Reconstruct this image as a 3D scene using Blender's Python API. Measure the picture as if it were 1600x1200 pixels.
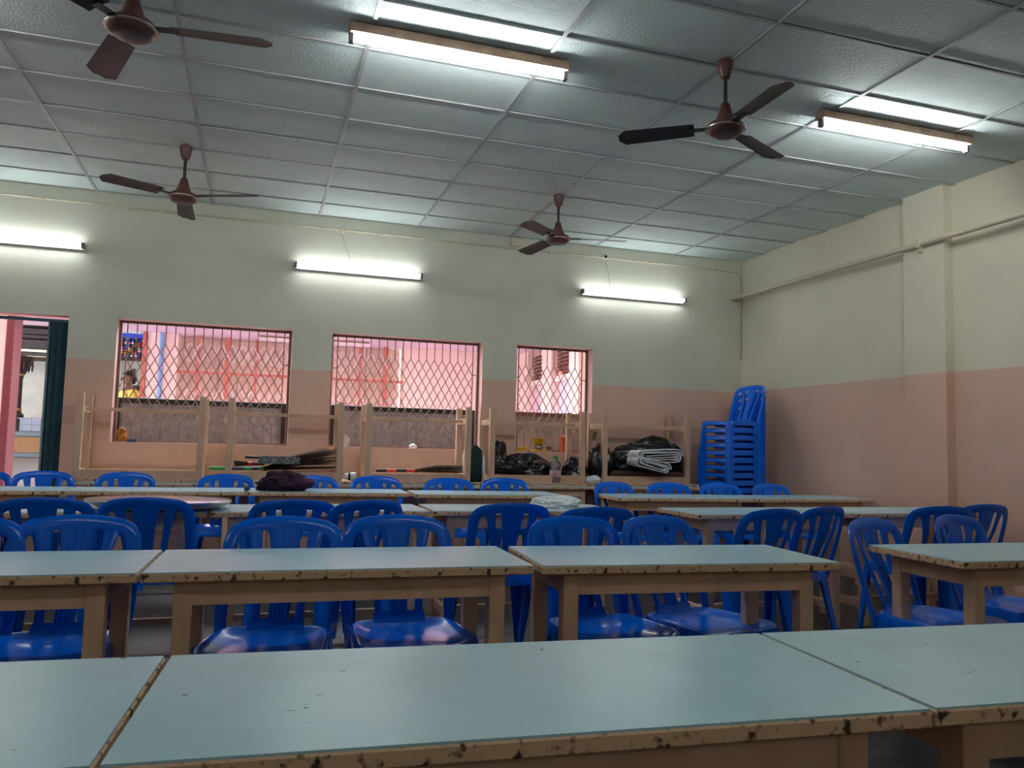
import bpy, bmesh, math, random
from mathutils import Vector, Matrix, noise as mnoise
PI = math.pi
scene = bpy.context.scene
COL = scene.collection
for o in list(bpy.data.objects):
    bpy.data.objects.remove(o)

# ------------------------------------------------------------------ camera
CAM_Z = 1.15
RIGHT = Vector((0.95067, -0.30919, 0.02513))
UP = Vector((-0.04765, -0.06550, 0.99671))
FWD = Vector((0.30653, 0.94874, 0.07700))
FPX = 1225.0
cam_d = bpy.data.cameras.new('camera')
cam_d.sensor_fit = 'HORIZONTAL'; cam_d.sensor_width = 36.0
cam_d.lens = FPX / 1600.0 * 36.0
cam_d.clip_start = 0.05; cam_d.clip_end = 200
cam = bpy.data.objects.new('camera', cam_d); COL.objects.link(cam)
m3 = Matrix((RIGHT, UP, -FWD)).transposed()
cam.matrix_world = Matrix.Translation((0, 0, CAM_Z)) @ m3.to_4x4()
scene.camera = cam

# ------------------------------------------------------------------ world, exposure
world = bpy.data.worlds.new('world'); scene.world = world
world.use_nodes = True
wn = world.node_tree.nodes
wn['Background'].inputs[0].default_value = (0.86, 0.93, 1.0, 1)
SKY_STRENGTH = 11.0
wn['Background'].inputs[1].default_value = SKY_STRENGTH
scene.view_settings.view_transform = 'Standard'
scene.view_settings.look = 'None'
scene.view_settings.gamma = 1.0
scene.view_settings.use_curve_mapping = False
scene.view_settings.exposure = 0.68
TUBE_STRENGTH = 50.0
FRONT_TUBE_STRENGTH = 24.0
WALL_TUBE_STRENGTH = 12.0

# ------------------------------------------------------------------ pixel helpers (a pixel is only a direction)
def ray(px, py):
    return RIGHT * ((px - 800) / FPX) + UP * ((600 - py) / FPX) + FWD
def at_z(px, py, z):
    d = ray(px, py); return Vector((0, 0, CAM_Z)) + d * ((z - CAM_Z) / d.z)
def at_y(px, py, y):
    d = ray(px, py); return Vector((0, 0, CAM_Z)) + d * (y / d.y)
def at_x(px, py, x):
    d = ray(px, py); return Vector((0, 0, CAM_Z)) + d * (x / d.x)

# ------------------------------------------------------------------ materials
def srgb(r, g, b):
    def f(c):
        c /= 255.0
        return c / 12.92 if c <= 0.04045 else ((c + 0.055) / 1.055) ** 2.4
    return (f(r), f(g), f(b), 1.0)

def new_mat(name):
    m = bpy.data.materials.new(name); m.use_nodes = True
    nt = m.node_tree
    return m, nt, nt.nodes['Principled BSDF']

def mat(name, col, rough=0.6, metal=0.0, col2=None, scale=8.0, lo=0.35, hi=0.65, detail=5.0, bump=0.0, bscale=None, spec=0.5, alpha=None, stretch=None, emit=None, trans=0.0):
    m, nt, b = new_mat(name)
    b.inputs['Roughness'].default_value = rough
    b.inputs['Metallic'].default_value = metal
    b.inputs['Specular IOR Level'].default_value = spec
    if trans: b.inputs['Transmission Weight'].default_value = trans
    tc = nt.nodes.new('ShaderNodeTexCoord')
    src = tc.outputs['Object']
    if stretch:
        mp = nt.nodes.new('ShaderNodeMapping'); mp.inputs['Scale'].default_value = stretch
        nt.links.new(src, mp.inputs['Vector']); src = mp.outputs['Vector']
    n = nt.nodes.new('ShaderNodeTexNoise'); n.inputs['Scale'].default_value = scale; n.inputs['Detail'].default_value = detail
    nt.links.new(src, n.inputs['Vector'])
    r = nt.nodes.new('ShaderNodeValToRGB')
    r.color_ramp.elements[0].position = lo; r.color_ramp.elements[1].position = hi
    r.color_ramp.elements[0].color = col2 if col2 else tuple(c * 0.86 for c in col[:3]) + (1,)
    r.color_ramp.elements[1].color = col
    nt.links.new(n.outputs['Fac'], r.inputs['Fac'])
    nt.links.new(r.outputs['Color'], b.inputs['Base Color'])
    if bump:
        n2 = nt.nodes.new('ShaderNodeTexNoise'); n2.inputs['Scale'].default_value = bscale or scale * 6; n2.inputs['Detail'].default_value = 4
        nt.links.new(src, n2.inputs['Vector'])
        bp = nt.nodes.new('ShaderNodeBump'); bp.inputs['Strength'].default_value = bump; bp.inputs['Distance'].default_value = 0.01
        nt.links.new(n2.outputs['Fac'], bp.inputs['Height']); nt.links.new(bp.outputs['Normal'], b.inputs['Normal'])
    if emit:
        b.inputs['Emission Color'].default_value = emit[0]; b.inputs['Emission Strength'].default_value = emit[1]
    if alpha is not None: b.inputs['Alpha'].default_value = alpha
    return m

def wall_paint(name, upper, lower, zline, band=None):
    """two paints meeting at a height, plaster mottling; band = (z0, z1, colour) a duller stripe"""
    m, nt, b = new_mat(name)
    N, L = nt.nodes, nt.links
    geo = N.new('ShaderNodeNewGeometry'); sep = N.new('ShaderNodeSeparateXYZ')
    L.new(geo.outputs['Position'], sep.inputs[0])
    no = N.new('ShaderNodeTexNoise'); no.inputs['Scale'].default_value = 1.6; no.inputs['Detail'].default_value = 7
    L.new(geo.outputs['Position'], no.inputs['Vector'])
    edge = N.new('ShaderNodeMath'); edge.operation = 'MULTIPLY_ADD'; edge.inputs[1].default_value = 0.012
    L.new(no.outputs['Fac'], edge.inputs[0]); L.new(sep.outputs['Z'], edge.inputs[2])
    gt = N.new('ShaderNodeMath'); gt.operation = 'GREATER_THAN'; gt.inputs[1].default_value = zline + 0.006
    L.new(edge.outputs[0], gt.inputs[0])
    low = lower
    mixb = None
    if band:
        g1 = N.new('ShaderNodeMath'); g1.operation = 'GREATER_THAN'; g1.inputs[1].default_value = band[0]
        g2 = N.new('ShaderNodeMath'); g2.operation = 'LESS_THAN'; g2.inputs[1].default_value = band[1]
        L.new(edge.outputs[0], g1.inputs[0]); L.new(edge.outputs[0], g2.inputs[0])
        mu = N.new('ShaderNodeMath'); mu.operation = 'MULTIPLY'; L.new(g1.outputs[0], mu.inputs[0]); L.new(g2.outputs[0], mu.inputs[1])
        mixb = N.new('ShaderNodeMix'); mixb.data_type = 'RGBA'
        mixb.inputs['A'].default_value = lower; mixb.inputs['B'].default_value = band[2]
        L.new(mu.outputs[0], mixb.inputs['Factor'])
    mix = N.new('ShaderNodeMix'); mix.data_type = 'RGBA'
    mix.inputs['A'].default_value = lower; mix.inputs['B'].default_value = upper
    if mixb: L.new(mixb.outputs['Result'], mix.inputs['A'])
    L.new(gt.outputs[0], mix.inputs['Factor'])
    mr = N.new('ShaderNodeMapRange'); mr.inputs['From Min'].default_value = 0.3; mr.inputs['From Max'].default_value = 0.7
    mr.inputs['To Min'].default_value = 0.92; mr.inputs['To Max'].default_value = 1.04
    L.new(no.outputs['Fac'], mr.inputs['Value'])
    sc = N.new('ShaderNodeVectorMath'); sc.operation = 'SCALE'
    L.new(mix.outputs['Result'], sc.inputs[0]); L.new(mr.outputs['Result'], sc.inputs['Scale'])
    L.new(sc.outputs['Vector'], b.inputs['Base Color'])
    b.inputs['Roughness'].default_value = 0.5
    n2 = N.new('ShaderNodeTexNoise'); n2.inputs['Scale'].default_value = 9; n2.inputs['Detail'].default_value = 6
    L.new(geo.outputs['Position'], n2.inputs['Vector'])
    bp = N.new('ShaderNodeBump'); bp.inputs['Strength'].default_value = 0.25; bp.inputs['Distance'].default_value = 0.01
    L.new(n2.outputs['Fac'], bp.inputs['Height']); L.new(bp.outputs['Normal'], b.inputs['Normal'])
    return m

def floor_mat():
    m, nt, b = new_mat('floor_stone')
    N, L = nt.nodes, nt.links
    geo = N.new('ShaderNodeNewGeometry')
    no = N.new('ShaderNodeTexNoise'); no.inputs['Scale'].default_value = 14; no.inputs['Detail'].default_value = 8
    L.new(geo.outputs['Position'], no.inputs['Vector'])
    r = N.new('ShaderNodeValToRGB')
    r.color_ramp.elements[0].position = .35; r.color_ramp.elements[1].position = .7
    r.color_ramp.elements[0].color = srgb(46, 44, 43); r.color_ramp.elements[1].color = srgb(82, 80, 77)
    L.new(no.outputs['Fac'], r.inputs['Fac']); L.new(r.outputs['Color'], b.inputs['Base Color'])
    b.inputs['Roughness'].default_value = 0.45
    return m

UPPER = srgb(214, 215, 198); LOWER = srgb(226, 189, 168)
M = {}
M['wall'] = wall_paint('wall_two_tone_paint', UPPER, LOWER, 1.818, (1.24, 1.40, srgb(212, 172, 152)))
M['wall_side'] = wall_paint('wall_side_two_tone_paint', srgb(224, 219, 196), LOWER, 1.818)
M['reveal'] = mat('pink_reveal_paint', srgb(232, 188, 178), 0.55, bump=0.1)
M['pink'] = mat('pink_wall_paint', srgb(252, 228, 218), 0.6, col2=srgb(250, 222, 212), scale=2)
M['lilac'] = mat('lilac_ceiling_paint', srgb(238, 214, 232), 0.7, scale=2)
M['floor'] = floor_mat()
M['cfloor'] = mat('pale_stone_floor', srgb(196, 180, 184), 0.4, scale=3)
M['tile'] = mat('ceiling_tile_board', srgb(220, 234, 230), 0.75, col2=srgb(210, 224, 220), scale=3.0, bump=0.35, bscale=60)
M['tbar'] = mat('grid_bar_paint', srgb(188, 190, 190), 0.5, scale=6)
M['slab'] = mat('roof_slab_concrete', srgb(120, 118, 112), 0.9)
M['laminate'] = mat('pale_blue_laminate', srgb(180, 220, 230), 0.28, col2=srgb(164, 204, 212), scale=5, lo=0.2, hi=0.55, detail=8, bump=0.03, bscale=5, spec=0.45)
nt = M['laminate'].node_tree; bs = nt.nodes['Principled BSDF']; lk = bs.inputs['Base Color'].links[0]; src = lk.from_socket
tcn = nt.nodes.new('ShaderNodeTexCoord'); sp = nt.nodes.new('ShaderNodeTexNoise'); sp.inputs['Scale'].default_value = 26; sp.inputs['Detail'].default_value = 3
nt.links.new(tcn.outputs['Object'], sp.inputs['Vector'])
spr = nt.nodes.new('ShaderNodeValToRGB'); spr.color_ramp.elements[0].position = .235; spr.color_ramp.elements[1].position = .275
spr.color_ramp.elements[0].color = srgb(96, 92, 84); spr.color_ramp.elements[1].color = (1, 1, 1, 1)
nt.links.new(sp.outputs['Fac'], spr.inputs['Fac'])
mx = nt.nodes.new('ShaderNodeMix'); mx.data_type = 'RGBA'; mx.blend_type = 'MULTIPLY'; mx.inputs['Factor'].default_value = 1
nt.links.new(src, mx.inputs['A']); nt.links.new(spr.outputs['Color'], mx.inputs['B']); nt.links.new(mx.outputs['Result'], bs.inputs['Base Color'])
M['edge'] = mat('chipped_wood_edging', srgb(216, 184, 148), 0.7, col2=srgb(58, 42, 32), scale=48, lo=0.35, hi=0.46, detail=10, bump=0.15)
M['legpaint'] = mat('beige_painted_wood', srgb(218, 184, 154), 0.6, col2=srgb(190, 156, 126), scale=7, lo=0.25, hi=0.55, detail=7, bump=0.15, stretch=(1, 1, .3))
M['chair'] = mat('blue_polypropylene', srgb(0, 112, 240), 0.16, col2=srgb(0, 106, 230), scale=4, spec=0.38)
M['fan'] = mat('brown_fan_enamel', srgb(114, 74, 64), 0.4, col2=srgb(88, 54, 48), scale=9)
M['fandark'] = mat('dark_fan_metal', srgb(48, 36, 34), 0.45)
M['fanrim'] = mat('fan_rim_chrome', srgb(190, 178, 170), 0.3, metal=0.8)
M['batten'] = mat('tube_batten_enamel', srgb(208, 176, 150), 0.5, col2=srgb(170, 138, 116), scale=10)
M['battenw'] = mat('tube_batten_white', srgb(196, 198, 200), 0.5)
M['holder'] = mat('grey_lamp_holder', srgb(112, 112, 118), 0.5)
M['tube'] = mat('lit_tube_glass', srgb(255, 255, 255), 0.4, emit=((0.93, 0.97, 1.0, 1), TUBE_STRENGTH))
M['tube_front'] = mat('lit_added_tube_glass', srgb(255, 255, 255), 0.4, emit=((0.93, 0.97, 1.0, 1), FRONT_TUBE_STRENGTH))  # weaker glow for the added front ceiling tubes, out of view
M['tube_wall'] = mat('lit_wall_tube_glass', srgb(255, 255, 255), 0.4, emit=((0.93, 0.97, 1.0, 1), WALL_TUBE_STRENGTH))
M['conduit'] = mat('cream_conduit_paint', srgb(216, 208, 184), 0.5, scale=5)
M['wire'] = mat('thin_white_cable', srgb(170, 160, 140), 0.6)
M['iron'] = mat('brown_iron_bar', srgb(142, 116, 102), 0.6, col2=srgb(122, 94, 82), scale=12)
M['black'] = mat('black_paint', srgb(24, 23, 24), 0.5)
M['greystone'] = mat('speckled_grey_slab', srgb(168, 164, 162), 0.7, col2=srgb(128, 124, 122), scale=18, lo=.3, hi=.7, bump=.2)
M['tanslab'] = mat('tan_grey_slab', srgb(176, 166, 150), 0.7, scale=8)
M['browncap'] = mat('brown_cap_rail', srgb(138, 94, 78), 0.6)
M['teal'] = mat('teal_gate_paint', srgb(28, 84, 96), 0.45, col2=srgb(20, 66, 78), scale=10)
M['redsteel'] = mat('red_oxide_steel', srgb(208, 120, 104), 0.5)
M['whitesteel'] = mat('white_painted_rod', srgb(240, 226, 230), 0.5)
M['bluepipe'] = mat('blue_pipe_paint', srgb(130, 170, 220), 0.4)
M['ply'] = mat('brown_plywood', srgb(230, 204, 190), 0.6, col2=srgb(212, 180, 162), scale=5, stretch=(6, 6, 1))
M['darkwood'] = mat('dark_carved_wood', srgb(62, 36, 34), 0.45, col2=srgb(38, 22, 22), scale=9, bump=.4)
M['gold'] = mat('brass_ring', srgb(178, 132, 62), 0.35, metal=.6)
M['cream'] = mat('cream_wall_paint', srgb(232, 226, 220), 0.7, scale=2)
M['creamstripe'] = mat('tan_stripe_paint', srgb(206, 184, 160), 0.7)
M['lampcream'] = mat('lit_cream_panel', srgb(255, 236, 190), 0.5, emit=((1, .86, .55, 1), 1.6))
M['tanpanel'] = mat('tan_wood_panel', srgb(168, 118, 72), 0.6, scale=4, stretch=(1, 1, 5))
M['greyplinth'] = mat('grey_granite_plinth', srgb(98, 104, 112), 0.4, scale=20)
M['greytile'] = mat('blue_grey_tile', srgb(150, 152, 172), 0.4)
M['skin'] = mat('brown_skin', srgb(126, 84, 62), 0.55)
M['hair'] = mat('black_hair', srgb(26, 20, 18), 0.5)
M['yellowcloth'] = mat('yellow_cotton', srgb(240, 208, 92), 0.8)
M['darkcloth'] = mat('dark_trouser_cloth', srgb(44, 42, 54), 0.8)
M['yellow'] = mat('yellow_plastic', srgb(236, 190, 20), 0.35)
M['orange'] = mat('orange_plastic', srgb(206, 92, 38), 0.4)
M['steel'] = mat('polished_steel', srgb(205, 205, 205), 0.22, metal=1.0)
M['alu'] = mat('dull_aluminium', srgb(222, 218, 212), 0.35, metal=0.35, col2=srgb(196, 190, 184), scale=6)
M['green'] = mat('green_plastic', srgb(20, 168, 62), 0.4)
M['purple'] = mat('purple_plastic', srgb(72, 56, 110), 0.4)
M['red'] = mat('red_plastic', srgb(222, 54, 36), 0.4)
M['blackplastic'] = mat('black_plastic_sheet', srgb(16, 17, 19), 0.22, bump=0.35, bscale=9, spec=0.5)
M['bristle'] = mat('brown_broom_fibre', srgb(92, 62, 42), 0.8, col2=srgb(48, 32, 26), scale=30)
M['speckle'] = mat('black_white_speckled_metal', srgb(150, 160, 158), 0.5, col2=srgb(36, 40, 40), scale=130, lo=.45, hi=.55)
M['purplecloth'] = mat('dark_purple_cloth', srgb(62, 24, 62), 0.9, col2=srgb(36, 14, 40), scale=9, bump=.5)
M['whitecloth'] = mat('pale_cloth', srgb(232, 242, 246), 0.85, scale=5, bump=.3)
M['tarp'] = mat('white_tarpaulin', srgb(242, 246, 246), 0.45, col2=srgb(220, 228, 230), scale=8)
M['plank'] = mat('dark_old_plank', srgb(92, 62, 44), 0.75, col2=srgb(58, 38, 30), scale=6, stretch=(.4, 5, 5))
M['darkgreen'] = mat('dark_green_cloth', srgb(16, 50, 42), 0.8)
M['whiteplastic'] = mat('white_glazed', srgb(232, 232, 228), 0.4)
M['clear'] = mat('clear_plastic', srgb(225, 230, 235), 0.12, trans=0.85)
M['speckleplastic'] = mat('printed_plastic_film', srgb(190, 190, 194), 0.35, col2=srgb(40, 38, 42), scale=9, lo=.42, hi=.52, bump=.5)
M['packet'] = mat('crumpled_gold_packet', srgb(214, 150, 30), 0.4, col2=srgb(150, 90, 20), scale=30, bump=.5)
M['bluethings'] = mat('blue_plastic_box', srgb(26, 58, 110), 0.5)
M['card'] = mat('brown_card', srgb(130, 104, 76), 0.8)
M['louvre'] = mat('brown_louvre_paint', srgb(122, 72, 66), 0.6)
M['redlamp'] = mat('red_lamp', srgb(255, 80, 70), 0.4, emit=((1, .12, .1, 1), 2.0))
BEADS = [mat('glass_bead_%s' % n, c, 0.15, spec=.9) for n, c in (('red', srgb(190, 40, 46)), ('blue', srgb(38, 70, 190)), ('green', srgb(30, 120, 84)), ('gold', srgb(214, 160, 60)), ('silver', srgb(220, 230, 240)), ('pink', srgb(220, 110, 150)))]

# ------------------------------------------------------------------ mesh builder
class MB:
    def __init__(s): s.v = []; s.f = []; s.mi = []; s.cur = 0
    def add(s, verts, faces):
        b = len(s.v); s.v += [tuple(v) for v in verts]
        for f in faces: s.f.append(tuple(i + b for i in f)); s.mi.append(s.cur)
        return s
    def box(s, x0, x1, y0, y1, z0, z1, bev=0.0, mtx=None):
        if bev > 0:
            bm = bmesh.new()
            bmesh.ops.create_cube(bm, size=1.0)
            for v in bm.verts:
                v.co = Vector(((x0 + x1) / 2 + v.co.x * (x1 - x0), (y0 + y1) / 2 + v.co.y * (y1 - y0), (z0 + z1) / 2 + v.co.z * (z1 - z0)))
            bmesh.ops.bevel(bm, geom=list(bm.edges), offset=bev, segments=1, affect='EDGES')
            bm.verts.index_update()
            vs = [v.co.copy() for v in bm.verts]; fs = [[v.index for v in f.verts] for f in bm.faces]
            bm.free()
        else:
            vs = [Vector(p) for p in ((x0, y0, z0), (x1, y0, z0), (x1, y1, z0), (x0, y1, z0), (x0, y0, z1), (x1, y0, z1), (x1, y1, z1), (x0, y1, z1))]
            fs = [(0, 3, 2, 1), (4, 5, 6, 7), (0, 1, 5, 4), (1, 2, 6, 5), (2, 3, 7, 6), (3, 0, 4, 7)]
        if mtx: vs = [mtx @ v for v in vs]
        return s.add(vs, fs)
    def tube(s, pts, r, seg=8, cap=True):
        """round tube along points; r a number or one per point"""
        pts = [Vector(p) for p in pts]; n = len(pts)
        rs = r if isinstance(r, (list, tuple)) else [r] * n
        vs = []; ref = None
        for i, p in enumerate(pts):
            t = (pts[min(i + 1, n - 1)] - pts[max(i - 1, 0)]).normalized()
            if ref is None:
                ref = Vector((0, 0, 1)) if abs(t.z) < .9 else Vector((1, 0, 0))
            a = t.cross(ref).normalized(); bb = a.cross(t).normalized(); ref = bb
            for k in range(seg):
                th = 2 * PI * k / seg
                vs.append(p + (a * math.cos(th) + bb * math.sin(th)) * rs[i])
        fs = []
        for i in range(n - 1):
            for k in range(seg):
                k2 = (k + 1) % seg
                fs.append((i * seg + k, i * seg + k2, (i + 1) * seg + k2, (i + 1) * seg + k))
        if cap:
            fs.append(tuple(range(seg - 1, -1, -1))); fs.append(tuple(range((n - 1) * seg, n * seg)))
        return s.add(vs, fs)
    def lathe(s, prof, seg=24, c=(0, 0, 0), mtx=None):
        """profile [(r, z)] turned about z"""
        vs = []; fs = []; n = len(prof)
        for (r, z) in prof:
            for k in range(seg):
                th = 2 * PI * k / seg
                v = Vector((c[0] + r * math.cos(th), c[1] + r * math.sin(th), c[2] + z))
                vs.append(mtx @ v if mtx else v)
        for i in range(n - 1):
            for k in range(seg):
                k2 = (k + 1) % seg
                fs.append((i * seg + k, i * seg + k2, (i + 1) * seg + k2, (i + 1) * seg + k))
        fs.append(tuple(range(seg - 1, -1, -1))); fs.append(tuple(range((n - 1) * seg, n * seg)))
        return s.add(vs, fs)
    def grid(s, nx, ny, fn, close=False):
        vs = [fn(i / (nx - 1), j / (ny - 1)) for j in range(ny) for i in range(nx)]
        fs = [(j * nx + i, j * nx + i + 1, (j + 1) * nx + i + 1, (j + 1) * nx + i) for j in range(ny - 1) for i in range(nx - 1)]
        return s.add(vs, fs)
    def mesh(s, name, mats, smooth=False):
        me = bpy.data.meshes.new(name); me.from_pydata(s.v, [], s.f)
        for m in (mats if isinstance(mats, (list, tuple)) else [mats]): me.materials.append(m)
        if any(s.mi):
            me.polygons.foreach_set('material_index', s.mi)
        bm = bmesh.new(); bm.from_mesh(me)
        bmesh.ops.recalc_face_normals(bm, faces=bm.faces); bm.to_mesh(me); bm.free()
        if smooth:
            me.polygons.foreach_set('use_smooth', [True] * len(me.polygons))
            me.set_sharp_from_angle(angle=math.radians(40))
        me.update()
        return me
    def build(s, name, mats, parent=None, smooth=False):
        return link(name, s.mesh(name, mats, smooth), parent)

def link(name, me, parent=None, loc=None):
    o = bpy.data.objects.new(name, me); COL.objects.link(o)
    if parent: o.parent = parent
    if loc: o.location = loc
    return o
def tag(o, label=None, cat=None, group=None, kind=None):
    if label: o['label'] = label
    if cat: o['category'] = cat
    if group: o['group'] = group
    if kind: o['kind'] = kind
    return o
def thing(name, label, cat, loc=(0, 0, 0), rz=0.0, group=None):
    o = bpy.data.objects.new(name, None); COL.objects.link(o); o.empty_display_size = .1
    o.location = loc; o.rotation_euler = (0, 0, rz)
    return tag(o, label, cat, group)
def copy_tree(o, parent=None):
    c = o.copy(); COL.objects.link(c); c.parent = parent
    for ch in o.children: copy_tree(ch, c)
    return c
def struct(o): o['kind'] = 'structure'; return o

# ------------------------------------------------------------------ the room shell
YB = 7.79; XR = 5.297; XL = -4.4; YF = -3.4; H = 3.35; WT = 0.23
OUT_FLOOR = 0.45
WIN = [(-1.245, 0.282, 1.085, 2.20), (0.661, 2.19, 1.085, 2.20), (2.563, 3.43, 1.085, 2.205)]
DOOR = (-2.75, -1.636, OUT_FLOOR, 2.19)

b = MB(); b.box(XL, XR, YF, YB, -0.1, 0.0); struct(b.build('floor', M['floor']))

def wall_with_holes(x0, x1, z0, z1, y0, y1, holes):
    b = MB()
    xs = sorted({x0, x1} | {h[0] for h in holes} | {h[1] for h in holes})
    zs = sorted({z0, z1} | {h[2] for h in holes} | {h[3] for h in holes})
    def solid(i, j):
        if i < 0 or j < 0 or i >= len(xs) - 1 or j >= len(zs) - 1: return False
        cx = (xs[i] + xs[i + 1]) / 2; cz = (zs[j] + zs[j + 1]) / 2
        return not any(h[0] < cx < h[1] and h[2] < cz < h[3] for h in holes)
    for i in range(len(xs) - 1):
        for j in range(len(zs) - 1):
            if not solid(i, j): continue
            a, c, d, e = xs[i], xs[i + 1], zs[j], zs[j + 1]
            b.cur = 0; b.add([(a, y0, d), (c, y0, d), (c, y0, e), (a, y0, e)], [(0, 1, 2, 3)])
            b.cur = 1; b.add([(a, y1, d), (c, y1, d), (c, y1, e), (a, y1, e)], [(3, 2, 1, 0)])
            for (di, dj, q) in ((-1, 0, [(a, y0, d), (a, y0, e), (a, y1, e), (a, y1, d)]), (1, 0, [(c, y0, d), (c, y1, d), (c, y1, e), (c, y0, e)]),
                                (0, -1, [(a, y0, d), (a, y1, d), (c, y1, d), (c, y0, d)]), (0, 1, [(a, y0, e), (c, y0, e), (c, y1, e), (a, y1, e)])):
                if not solid(i + di, j + dj): b.add(q, [(0, 1, 2, 3)])
    # weld
    return b
wb = wall_with_holes(XL - .2, XR + .2, -0.1, H + .25, YB, YB + WT, [DOOR] + WIN)
me = wb.mesh('wall_back', [M['wall'], M['reveal']])
bm = bmesh.new(); bm.from_mesh(me); bmesh.ops.remove_doubles(bm, verts=bm.verts, dist=1e-5); bmesh.ops.recalc_face_normals(bm, faces=bm.faces); bm.to_mesh(me); bm.free()
struct(link('wall_back', me))
b = MB(); b.box(XR, XR + .2, YF, YB, -.1, H + .25); wall_right = struct(b.build('wall_right', M['wall_side']))
b = MB(); b.box(XR - .09, XR, 4.86, 5.28, 0, H + .02); b.build('pilaster', M['wall_side'], wall_right)
b = MB(); b.box(XL - .2, XL, YF, YB, -.1, H + .25); struct(b.build('wall_left', M['wall_side']))
b = MB(); b.box(XL - .2, XR + .2, YF - .2, YF, -.1, H + .25); struct(b.build('wall_front', M['wall_side']))

# ceiling: slab, a grid of painted bars and one board per cell
b = MB(); b.box(XL - .2, XR + .2, YF - .2, YB + WT, H + .12, H + .25)
ceiling = struct(b.build('ceiling', M['slab']))
GX0, GDX, GY1, GDY = -1.4815, 0.9836, 7.3666, 0.51026
gx = [GX0 + k * GDX for k in range(-2, 7)]; gy = [GY1 - k * GDY for k in range(0, 21)]
cx = [XL] + gx + [XR]; cy = [YF] + sorted(gy) + [YB]
cy = [YF] + [y for y in sorted(gy) if y > YF + .05] + [YB]
cx = [XL] + [x for x in sorted(gx) if x > XL + .05] + [XR]
bar = 0.011
tiles = {}
rnd = random.Random(3)
for i in range(len(cx) - 1):
    for j in range(len(cy) - 1):
        w = round(cx[i + 1] - cx[i], 4); d = round(cy[j + 1] - cy[j], 4)
        if (w, d) not in tiles:
            bb = MB(); bb.box(-w / 2 + .008, w / 2 - .008, -d / 2 + .011, d / 2 - .011, 0, .012)
            tiles[(w, d)] = bb.mesh('ceiling_tile', M['tile'])
        t = link('ceiling_tile', tiles[(w, d)], ceiling, ((cx[i] + cx[i + 1]) / 2, (cy[j] + cy[j + 1]) / 2, H + rnd.uniform(0, .003)))
        t.rotation_euler = (rnd.uniform(-.004, .004), rnd.uniform(-.002, .002), 0)
for x in cx[1:-1]:
    bb = MB(); bb.box(x - bar, x + bar, YF, YB, H - .008, H - .001); bb.build('grid_runner', M['tbar'], ceiling)
for y in cy[1:-1]:
    bb = MB(); bb.box(XL, XR, y - bar * .62, y + bar * .62, H - .0075, H - .0005); bb.build('grid_runner', M['tbar'], ceiling)

# ------------------------------------------------------------------ window grilles
def window(n, w, ncell):
    x0, x1, z0, z1 = w
    root = bpy.data.objects.new('window_%d' % n, None); COL.objects.link(root); root.location = ((x0 + x1) / 2, YB + .14, z0); struct(root)
    ox, oy, oz = root.location
    W = x1 - x0; Hh = z1 - z0; r = .0048; y = 0.0
    hw = W / 2 - .012
    fr = MB()
    for a in (-hw, hw): fr.box(a - .012, a + .012, -.012, .012, 0, Hh)
    fr.box(-hw, hw, -.012, .012, Hh - .022, Hh); fr.box(-hw, hw, -.010, .010, 0, .016)
    frame = fr.build('window_frame', M['iron'], root)
    hin = hw - .055                     # the lattice panel hangs inside the frame between two rods
    gr = MB()
    for a in (-hin, hin): gr.box(a - r, a + r, -r, r, 0.016, Hh - .02)
    for zz in (Hh * .70,):
        for a in (-1, 1): gr.box(min(a * hin, a * hw), max(a * hin, a * hw), -r, r, zz - r, zz + r)
    grille = gr.build('grille', M['iron'], root)
    s = 2 * hin / ncell; ztop = Hh - .20; zbot = .175
    nd = 5; dh = (ztop - zbot) / nd
    def barobj(p, q, dy=0.0):
        bb = MB(); bb.tube([(p[0], dy, p[1]), (q[0], dy, q[1])], r, 5); bb.build('grille_bar', M['iron'], grille)
    for k in range(ncell + 1):
        x = -hin + k * s
        if 0 < k < ncell:
            barobj((x, Hh - .02), (x, ztop)); barobj((x, zbot), (x, .014))
    slope = dh / s                      # one cell across per cell of height; lines start on every apex
    for sg in (1, -1):
        for k in range(-nd, ncell + nd + 1):
            xa = -hin + k * s; xb = xa + sg * nd * s
            ta, tb = 0.0, 1.0
            for lim, side in ((-hin, 1), (hin, -1)):
                da = (xa - lim) * side; db = (xb - lim) * side
                if da < 0 and db <= 1e-9: ta = 2
                elif da < 0: ta = max(ta, da / (da - db))
                elif db < 0: tb = min(tb, da / (da - db))
            if ta >= tb - 1e-3 or ta > 1: continue
            L = lambda t: (xa + (xb - xa) * t, ztop + (zbot - ztop) * t)
            barobj(L(ta), L(tb), sg * .004)
    return root
window(1, WIN[0], 17); window(2, WIN[1], 17); window(3, WIN[2], 9)

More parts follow.
